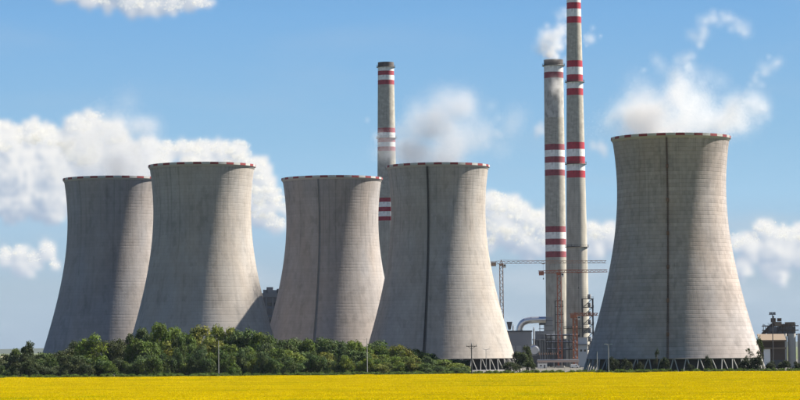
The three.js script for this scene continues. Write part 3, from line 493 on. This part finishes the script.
for (let x = -34; x < 462; x += rr(10, 15)) { const j = Math.floor(rnd() * 6), y = lerp(prof(x), baseY(x), rr(0.16, 0.46)); tree('deciduous_tree', beltLabel('middle row tree', x), 'tree', x, y, rr(1178, 1196), rr(17, 40), FORMS[j], 10, leafAt(x, 0.15), 'middle row of the tree belt'); }
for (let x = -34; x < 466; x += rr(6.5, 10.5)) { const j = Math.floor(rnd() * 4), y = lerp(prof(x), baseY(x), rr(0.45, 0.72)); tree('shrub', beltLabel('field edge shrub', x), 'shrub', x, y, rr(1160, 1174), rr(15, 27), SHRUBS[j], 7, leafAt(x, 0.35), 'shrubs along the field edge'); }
tree('deciduous_tree', 'dense green tree right of the open legs beside the filter house', 'tree', 519.5, 350.5, 1300, 20, FORMS[3], 10, DARK_LEAF);
tree('deciduous_tree', 'slender dark tree before the pale round fan housing', 'tree', 527, 346.5, 1320, 13, FORMS[4], 10, DARK_LEAF);
tree('shrub', 'low dark shrub covering the right end of the open tower legs', 'shrub', 510, 361, 1290, 18, SHRUBS[1], 7, DARK_LEAF);
tree('shrub', 'small dark shrub below the slender tree by the filter house', 'shrub', 531, 361, 1296, 12, SHRUBS[2], 7, DARK_LEAF);
tree('deciduous_tree', 'sparse tall sapling at the right foot of the largest cooling tower', 'tree', 760, 335, 1195, 14, SPARSE[0], 11, DARK_LEAF);
tree('deciduous_tree', 'sparse leaning sapling over the bright right edge of the largest tower', 'tree', 750, 346, 1190, 16, SPARSE[1], 11, DARK_LEAF);
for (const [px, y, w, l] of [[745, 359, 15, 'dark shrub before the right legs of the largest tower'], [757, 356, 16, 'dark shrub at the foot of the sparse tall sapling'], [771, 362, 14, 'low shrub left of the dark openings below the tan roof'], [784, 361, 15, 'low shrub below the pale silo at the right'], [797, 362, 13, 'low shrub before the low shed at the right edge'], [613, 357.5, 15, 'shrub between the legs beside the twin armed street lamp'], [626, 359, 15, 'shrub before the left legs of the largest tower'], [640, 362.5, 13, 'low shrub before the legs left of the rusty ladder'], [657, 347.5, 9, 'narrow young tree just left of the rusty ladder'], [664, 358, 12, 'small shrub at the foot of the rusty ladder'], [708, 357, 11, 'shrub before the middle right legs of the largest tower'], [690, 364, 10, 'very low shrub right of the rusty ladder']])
  tree('shrub', l, 'shrub', px, y, 1186, w, w < 10 ? SPARSE[0] : SHRUBS[Math.floor(rnd() * 4)], w < 10 ? 11 : 7, PAINTED_SHADE_LEAF, 'shrubs round the largest tower');

{
  const clump = crownGeom(3, 1.5, 10, 420, 0.16, 1313, 0).g; seed = 1414; const n = 900;
  const m = new THREE.InstancedMesh(clump, LEAF[1], n), e = new THREE.Matrix4(), q = new THREE.Quaternion(), u = new THREE.Euler();
  for (let i = 0; i < n; i++) { u.set(0, rr(0, 6.28), 0); const k = rr(0.7, 1.5); e.compose(new THREE.Vector3(rr(-215, 225), 0.02, rr(-1146, -1160)), q.setFromEuler(u), new THREE.Vector3(k, rr(0.8, 1.7), k)); m.setMatrixAt(i, e); }
  m.name = 'verge_weeds'; m.castShadow = m.receiveShadow = true; scene.add(m); tag(m, 'dark green weeds along the far edge of the yellow field', 'weeds', null, 'stuff');
}
// ---------------------------------------------------------------- rapeseed in flower
{
  const crop = new THREE.Group(); crop.name = 'rapeseed_crop'; tag(crop, 'bright yellow rapeseed in flower filling the foreground', 'rapeseed', null, 'stuff'); scene.add(crop);
  const yellow = new THREE.MeshPhysicalMaterial({ color: rgb(1, 1, 1), roughness: 0.85, vertexColors: true, transmission: 0.3, thickness: 0, side: THREE.DoubleSide, specularIntensity: 0 });
  const S = 8, per = [[], [], [], []];
  const geoms = per.map((_, q) => {
    seed = 9000 + q; const pos = [], nor = [], col = [], n = new THREE.Vector3(), a = new THREE.Vector3(), b = new THREE.Vector3();
    for (let i = 0; i < 2300; i++) {
      const green = i % 6 === 0, x = rr(-S / 2, S / 2), z = rr(-S / 2, S / 2), y = green ? rr(0.45, 1.05) : 0.88 + 0.42 * Math.pow(rnd(), 0.8) + 0.1 * fbm(x * 0.8 + q * 9, 1.5, z * 0.8, 2), s = green ? rr(0.06, 0.16) : rr(0.045, 0.13);
      n.set(gauss(), gauss() * 0.8 + 0.6, gauss()).normalize(); a.set(gauss(), gauss(), gauss()).cross(n).normalize(); b.copy(n).cross(a);
      const t = rr(0.8, 1.15), c = green ? [0.13 * t, 0.17 * t, 0.025 * t] : [0.55 * t, 0.435 * t * rr(0.94, 1.05), 0.001 * t];
      const P = [[-1, 0], [0, -1], [1, 0], [0, 1]].map(([i2, j]) => [x + (a.x * i2 + b.x * j) * s, y + (a.y * i2 + b.y * j) * s, z + (a.z * i2 + b.z * j) * s]);
      for (const k of [0, 1, 2, 0, 2, 3]) { pos.push(...P[k]); nor.push(n.x, n.y, n.z); col.push(...c); }
    }
    const g = new THREE.BufferGeometry(); g.setAttribute('position', new THREE.Float32BufferAttribute(pos, 3)); g.setAttribute('normal', new THREE.Float32BufferAttribute(nor, 3)); g.setAttribute('color', new THREE.Float32BufferAttribute(col, 3)); return g;
  });
  seed = 777;
  for (let z = -470; z > -1148; z -= S) { const half = -z * 0.154 + 45; for (let x = -Math.ceil(half / S) * S; x <= half; x += S) {
    if (z < -1128 && z < -1140 + 22 * fbm(x / 34, 9.1, 4.4, 3)) continue;
    const n = fbm(x / 60, 2.2, z / 28, 4), n2 = fbm(x / 14, 7.7, z / 14, 3);
    per[Math.floor(rnd() * 4)].push([x, z, 0.95 + n * 0.42 + n2 * 0.3, Math.floor(rnd() * 4), 1 + n * 0.25 + rr(-0.06, 0.06), n + n2 * 0.6]);
  } }
  per.forEach((list, q) => {
    const m = new THREE.InstancedMesh(geoms[q], yellow, list.length), e = new THREE.Matrix4(), c = new THREE.Color(); m.name = 'rapeseed_plants'; m.userData.kind = 'stuff';
    list.forEach(([x, z, sy, turn, tone, gr], i) => { e.makeRotationY(turn * Math.PI / 2).scale(new THREE.Vector3(1.02, sy, 1.02)); e.setPosition(x, 0.02, z); m.setMatrixAt(i, e); const k = Math.min(0.5, Math.max(0, -gr - 0.06)); m.setColorAt(i, c.setRGB(tone * (1 - k * 0.8), tone * (1 - k * 0.3), 1)); });
    m.castShadow = m.receiveShadow = true; crop.add(m);
  });
}

// ---------------------------------------------------------------- droplets: steam plumes and clouds, built as swarms of small scattering flakes
const PLATE = new THREE.Vector3(0.45, 0.5, 0.74).normalize();
function swarmGeom(count, flake, sd) {
  seed = sd; const pos = [], nor = [], v = new THREE.Vector3(), a = new THREE.Vector3(), b = new THREE.Vector3(), n = new THREE.Vector3();
  for (let i = 0; i < count; i++) {
    v.set(gauss(), gauss(), gauss()).multiplyScalar(0.45);
    do n.set(gauss(), gauss(), gauss()).multiplyScalar(0.35).add(PLATE).normalize(); while (n.z < 0.25);
    a.set(gauss(), gauss(), gauss()).cross(n).normalize(); b.copy(n).cross(a);
    const s = flake * rr(0.6, 1.3);
    for (const k of [0, 2.094, 4.189]) { pos.push(v.x + (a.x * Math.cos(k) + b.x * Math.sin(k)) * s, v.y + (a.y * Math.cos(k) + b.y * Math.sin(k)) * s, v.z + (a.z * Math.cos(k) + b.z * Math.sin(k)) * s); nor.push(PLATE.x, PLATE.y, PLATE.z); }
  }
  const g = new THREE.BufferGeometry(); g.setAttribute('position', new THREE.Float32BufferAttribute(pos, 3)); g.setAttribute('normal', new THREE.Float32BufferAttribute(nor, 3)); return g;
}
const steamMat = new THREE.MeshPhysicalMaterial({ color: rgb(0.78, 0.78, 0.80), roughness: 1, transmission: 0.5, thickness: 0, specularIntensity: 0, side: THREE.DoubleSide });
const greySteam = steamMat.clone(); greySteam.color.setRGB(0.60, 0.63, 0.69);
const cloudMat = new THREE.MeshPhysicalMaterial({ color: rgb(0.70, 0.70, 0.71), roughness: 1, transmission: 0.5, thickness: 0, specularIntensity: 0, side: THREE.DoubleSide });
function swarm(name, label, category, geom, mat, spots, group) {     // spots: [x, y, z, radius]
  const m = new THREE.InstancedMesh(geom, mat, spots.length), e = new THREE.Matrix4(), q = new THREE.Quaternion();
  spots.forEach(([x, y, z, r], i) => { e.compose(new THREE.Vector3(x, y, z), q.setFromAxisAngle(PLATE, rr(-0.5, 0.5)), new THREE.Vector3(r, r, r)); m.setMatrixAt(i, e); });
  m.name = numbered(name); m.castShadow = m.receiveShadow = true; scene.add(m); return tag(m, label, category, group, 'stuff');
}
const steamGeom = swarmGeom(9000, 0.0054, 31);
// a plume: blobs [px, py, radius in px, share, depth offset in m, flatness] placed at depth d, torn by noise
function plume(label, d, blobs, total, puff, tear, sd, name = 'steam_plume', category = 'steam', mat = steamMat) {
  seed = sd; const k = mpp(d), spots = [], sum = blobs.reduce((s, b) => s + b[3], 0);
  for (const [px, py, r, share, dz = 0, flat = 0.8] of blobs) {
    const c = at(px, py, d), small = Math.min(1, Math.max(0.45, r / 22)), n = Math.round(total * share / sum / small ** 2);
    for (let i = 0, tries = 0; i < n && tries < n * 30; tries++) {
      const x = gauss() * 0.5 * r * k, y = gauss() * 0.5 * r * k * flat, z = gauss() * 0.5 * Math.min(r * k, 22), X = c.x + x, Y = c.y + y, Z = -d + dz + z;
      const f = fbm(X / 19 + sd, Y / 15, Z / 19, 4);
      if (f < tear * (0.4 + 1.2 * rnd())) continue;
      spots.push([X, Y, Z, puff * small * rr(0.5, 1.5)]); i++;
    }
  }
  return swarm(name, label, category, steamGeom, mat, spots, 'steam and smoke over the power plant');
}
plume('white steam drifting right from the largest cooling tower', 1262, [[628, 122, 22, 0.8], [638, 108, 24, 0.7, 8], [660, 114, 32, 1.2, -6], [688, 116, 34, 1.3, 4], [715, 116, 32, 1.1, -4], [742, 114, 28, 0.7], [762, 110, 14, 0.2], [690, 102, 32, 0.6], [652, 98, 22, 0.4], [682, 80, 16, 0.14, 0, 1.2], ...[[684, 66], [688, 56], [693, 47], [698, 39], [702, 30], [706, 23], [714, 19], [722, 18], [730, 22], [738, 28], [744, 34]].map(([x, y], i) => [x, y, 9 + (i % 3) * 1.5, 0.035, 0, 0.8]), ...[[748, 92], [753, 84], [760, 76], [768, 68], [775, 62]].map(([x, y]) => [x, y, 9, 0.02]), ...[[650, 62], [662, 66], [640, 70]].map(([x, y]) => [x, y, 12, 0.015, 0, 0.4]), [670, 133, 52, 2.2, 0, 0.25]], 265, 6.4, 0.03, 5);
plume('pale steam rising from the second tower from the right across a chimney', 1453, [[410, 150, 20, 0.5], [424, 135, 26, 1.1], [440, 122, 34, 1.2], [464, 120, 36, 1.2], [486, 126, 28, 0.8], [440, 148, 40, 1.8, 0, 0.5], [425, 110, 24, 0.6], [394, 136, 16, 0.08, 8], [391, 158, 14, 0.22, 10], [470, 100, 20, 0.2], [379, 132, 10, 0.05], [437, 162, 46, 1.6, 0, 0.2]], 225, 6.6, 0.03, 11, 'steam_plume', 'steam', greySteam);
plume('grey steam above the leftmost cooling tower', 1540, [[118, 165, 34, 1.2], [135, 150, 30, 1.1], [108, 145, 34, 1.0], [90, 150, 26, 0.5], [140, 128, 22, 0.35], [115, 125, 26, 0.35], [113, 176, 44, 0.7, 0, 0.2]], 140, 7.2, 0.02, 17, 'steam_plume', 'steam', greySteam);
plume('thin smoke trailing up from the sooty mouth of the thick chimney', 1706, [[554, 57, 9, 0.8, 0, 0.5], [551, 48, 12, 1.1], [552, 38, 14, 1.2], [560, 28, 14, 0.7], [566, 18, 12, 0.3], [588, 38, 12, 0.25], [555, 88, 6, 0.3, 9, 1.6]], 62, 5.6, -0.05, 23, 'smoke_plume', 'smoke');

// the crisp heads of the cumulus clouds: bulges on bulges of droplets
function cloud(label, d, heads, sd, dens = 1) {
  seed = sd; const k = mpp(d), spots = [], v = new THREE.Vector3(), w = new THREE.Vector3();
  for (const [px, py, r] of heads) {
    const c = at(px, py, d), R = r * k * 0.92; c.z += gauss() * R * 0.5;
    for (let b = 0; b < 14; b++) {
      v.set(gauss(), gauss(), gauss() * 0.6).normalize(); if (v.y < 0) v.y *= 0.4;
      const br = R * rr(0.2, 0.42), bc = c.clone().addScaledVector(v, R - br * rr(0.7, 1.1)), n = Math.round(10 * dens);
      for (let i = 0; i < n; i++) { w.set(gauss(), gauss(), gauss()).normalize(); if (w.y < -0.3) w.y *= -1; const q = br * Math.pow(rnd(), 0.4); spots.push([bc.x + w.x * q, bc.y + w.y * q, bc.z + w.z * q, br * rr(0.3, 0.58)]); }
    }
  }
  return swarm('cloud', label, 'cloud', steamGeom, cloudMat, spots, 'cumulus clouds');
}
cloud('large white cumulus cloud behind the two left cooling towers', 8200, CLOUDS.left.filter(([x, y]) => x < 140 ? y < 165 : y < 230), 61);
cloud('small low cumulus at the left edge beside the leftmost tower', 9000, CLOUDS.leftLow.slice(0, 5), 67, 0.5);
cloud('flat white cloud at the top left of the sky', 7800, CLOUDS.top.slice(0, 8), 71, 0.7);
cloud('white cumulus cloud behind the long armed crane and chimneys', 8400, CLOUDS.middle.filter(([x, y]) => y < 243), 73);
cloud('bank of cumulus cloud at the right edge', 8800, CLOUDS.right.filter(([x, y]) => y < 250), 79, 0.8);

scene.fog = new THREE.FogExp2(new THREE.Color().setRGB(0.62, 0.74, 0.90), 0.00001);

renderer.render(scene, camera);
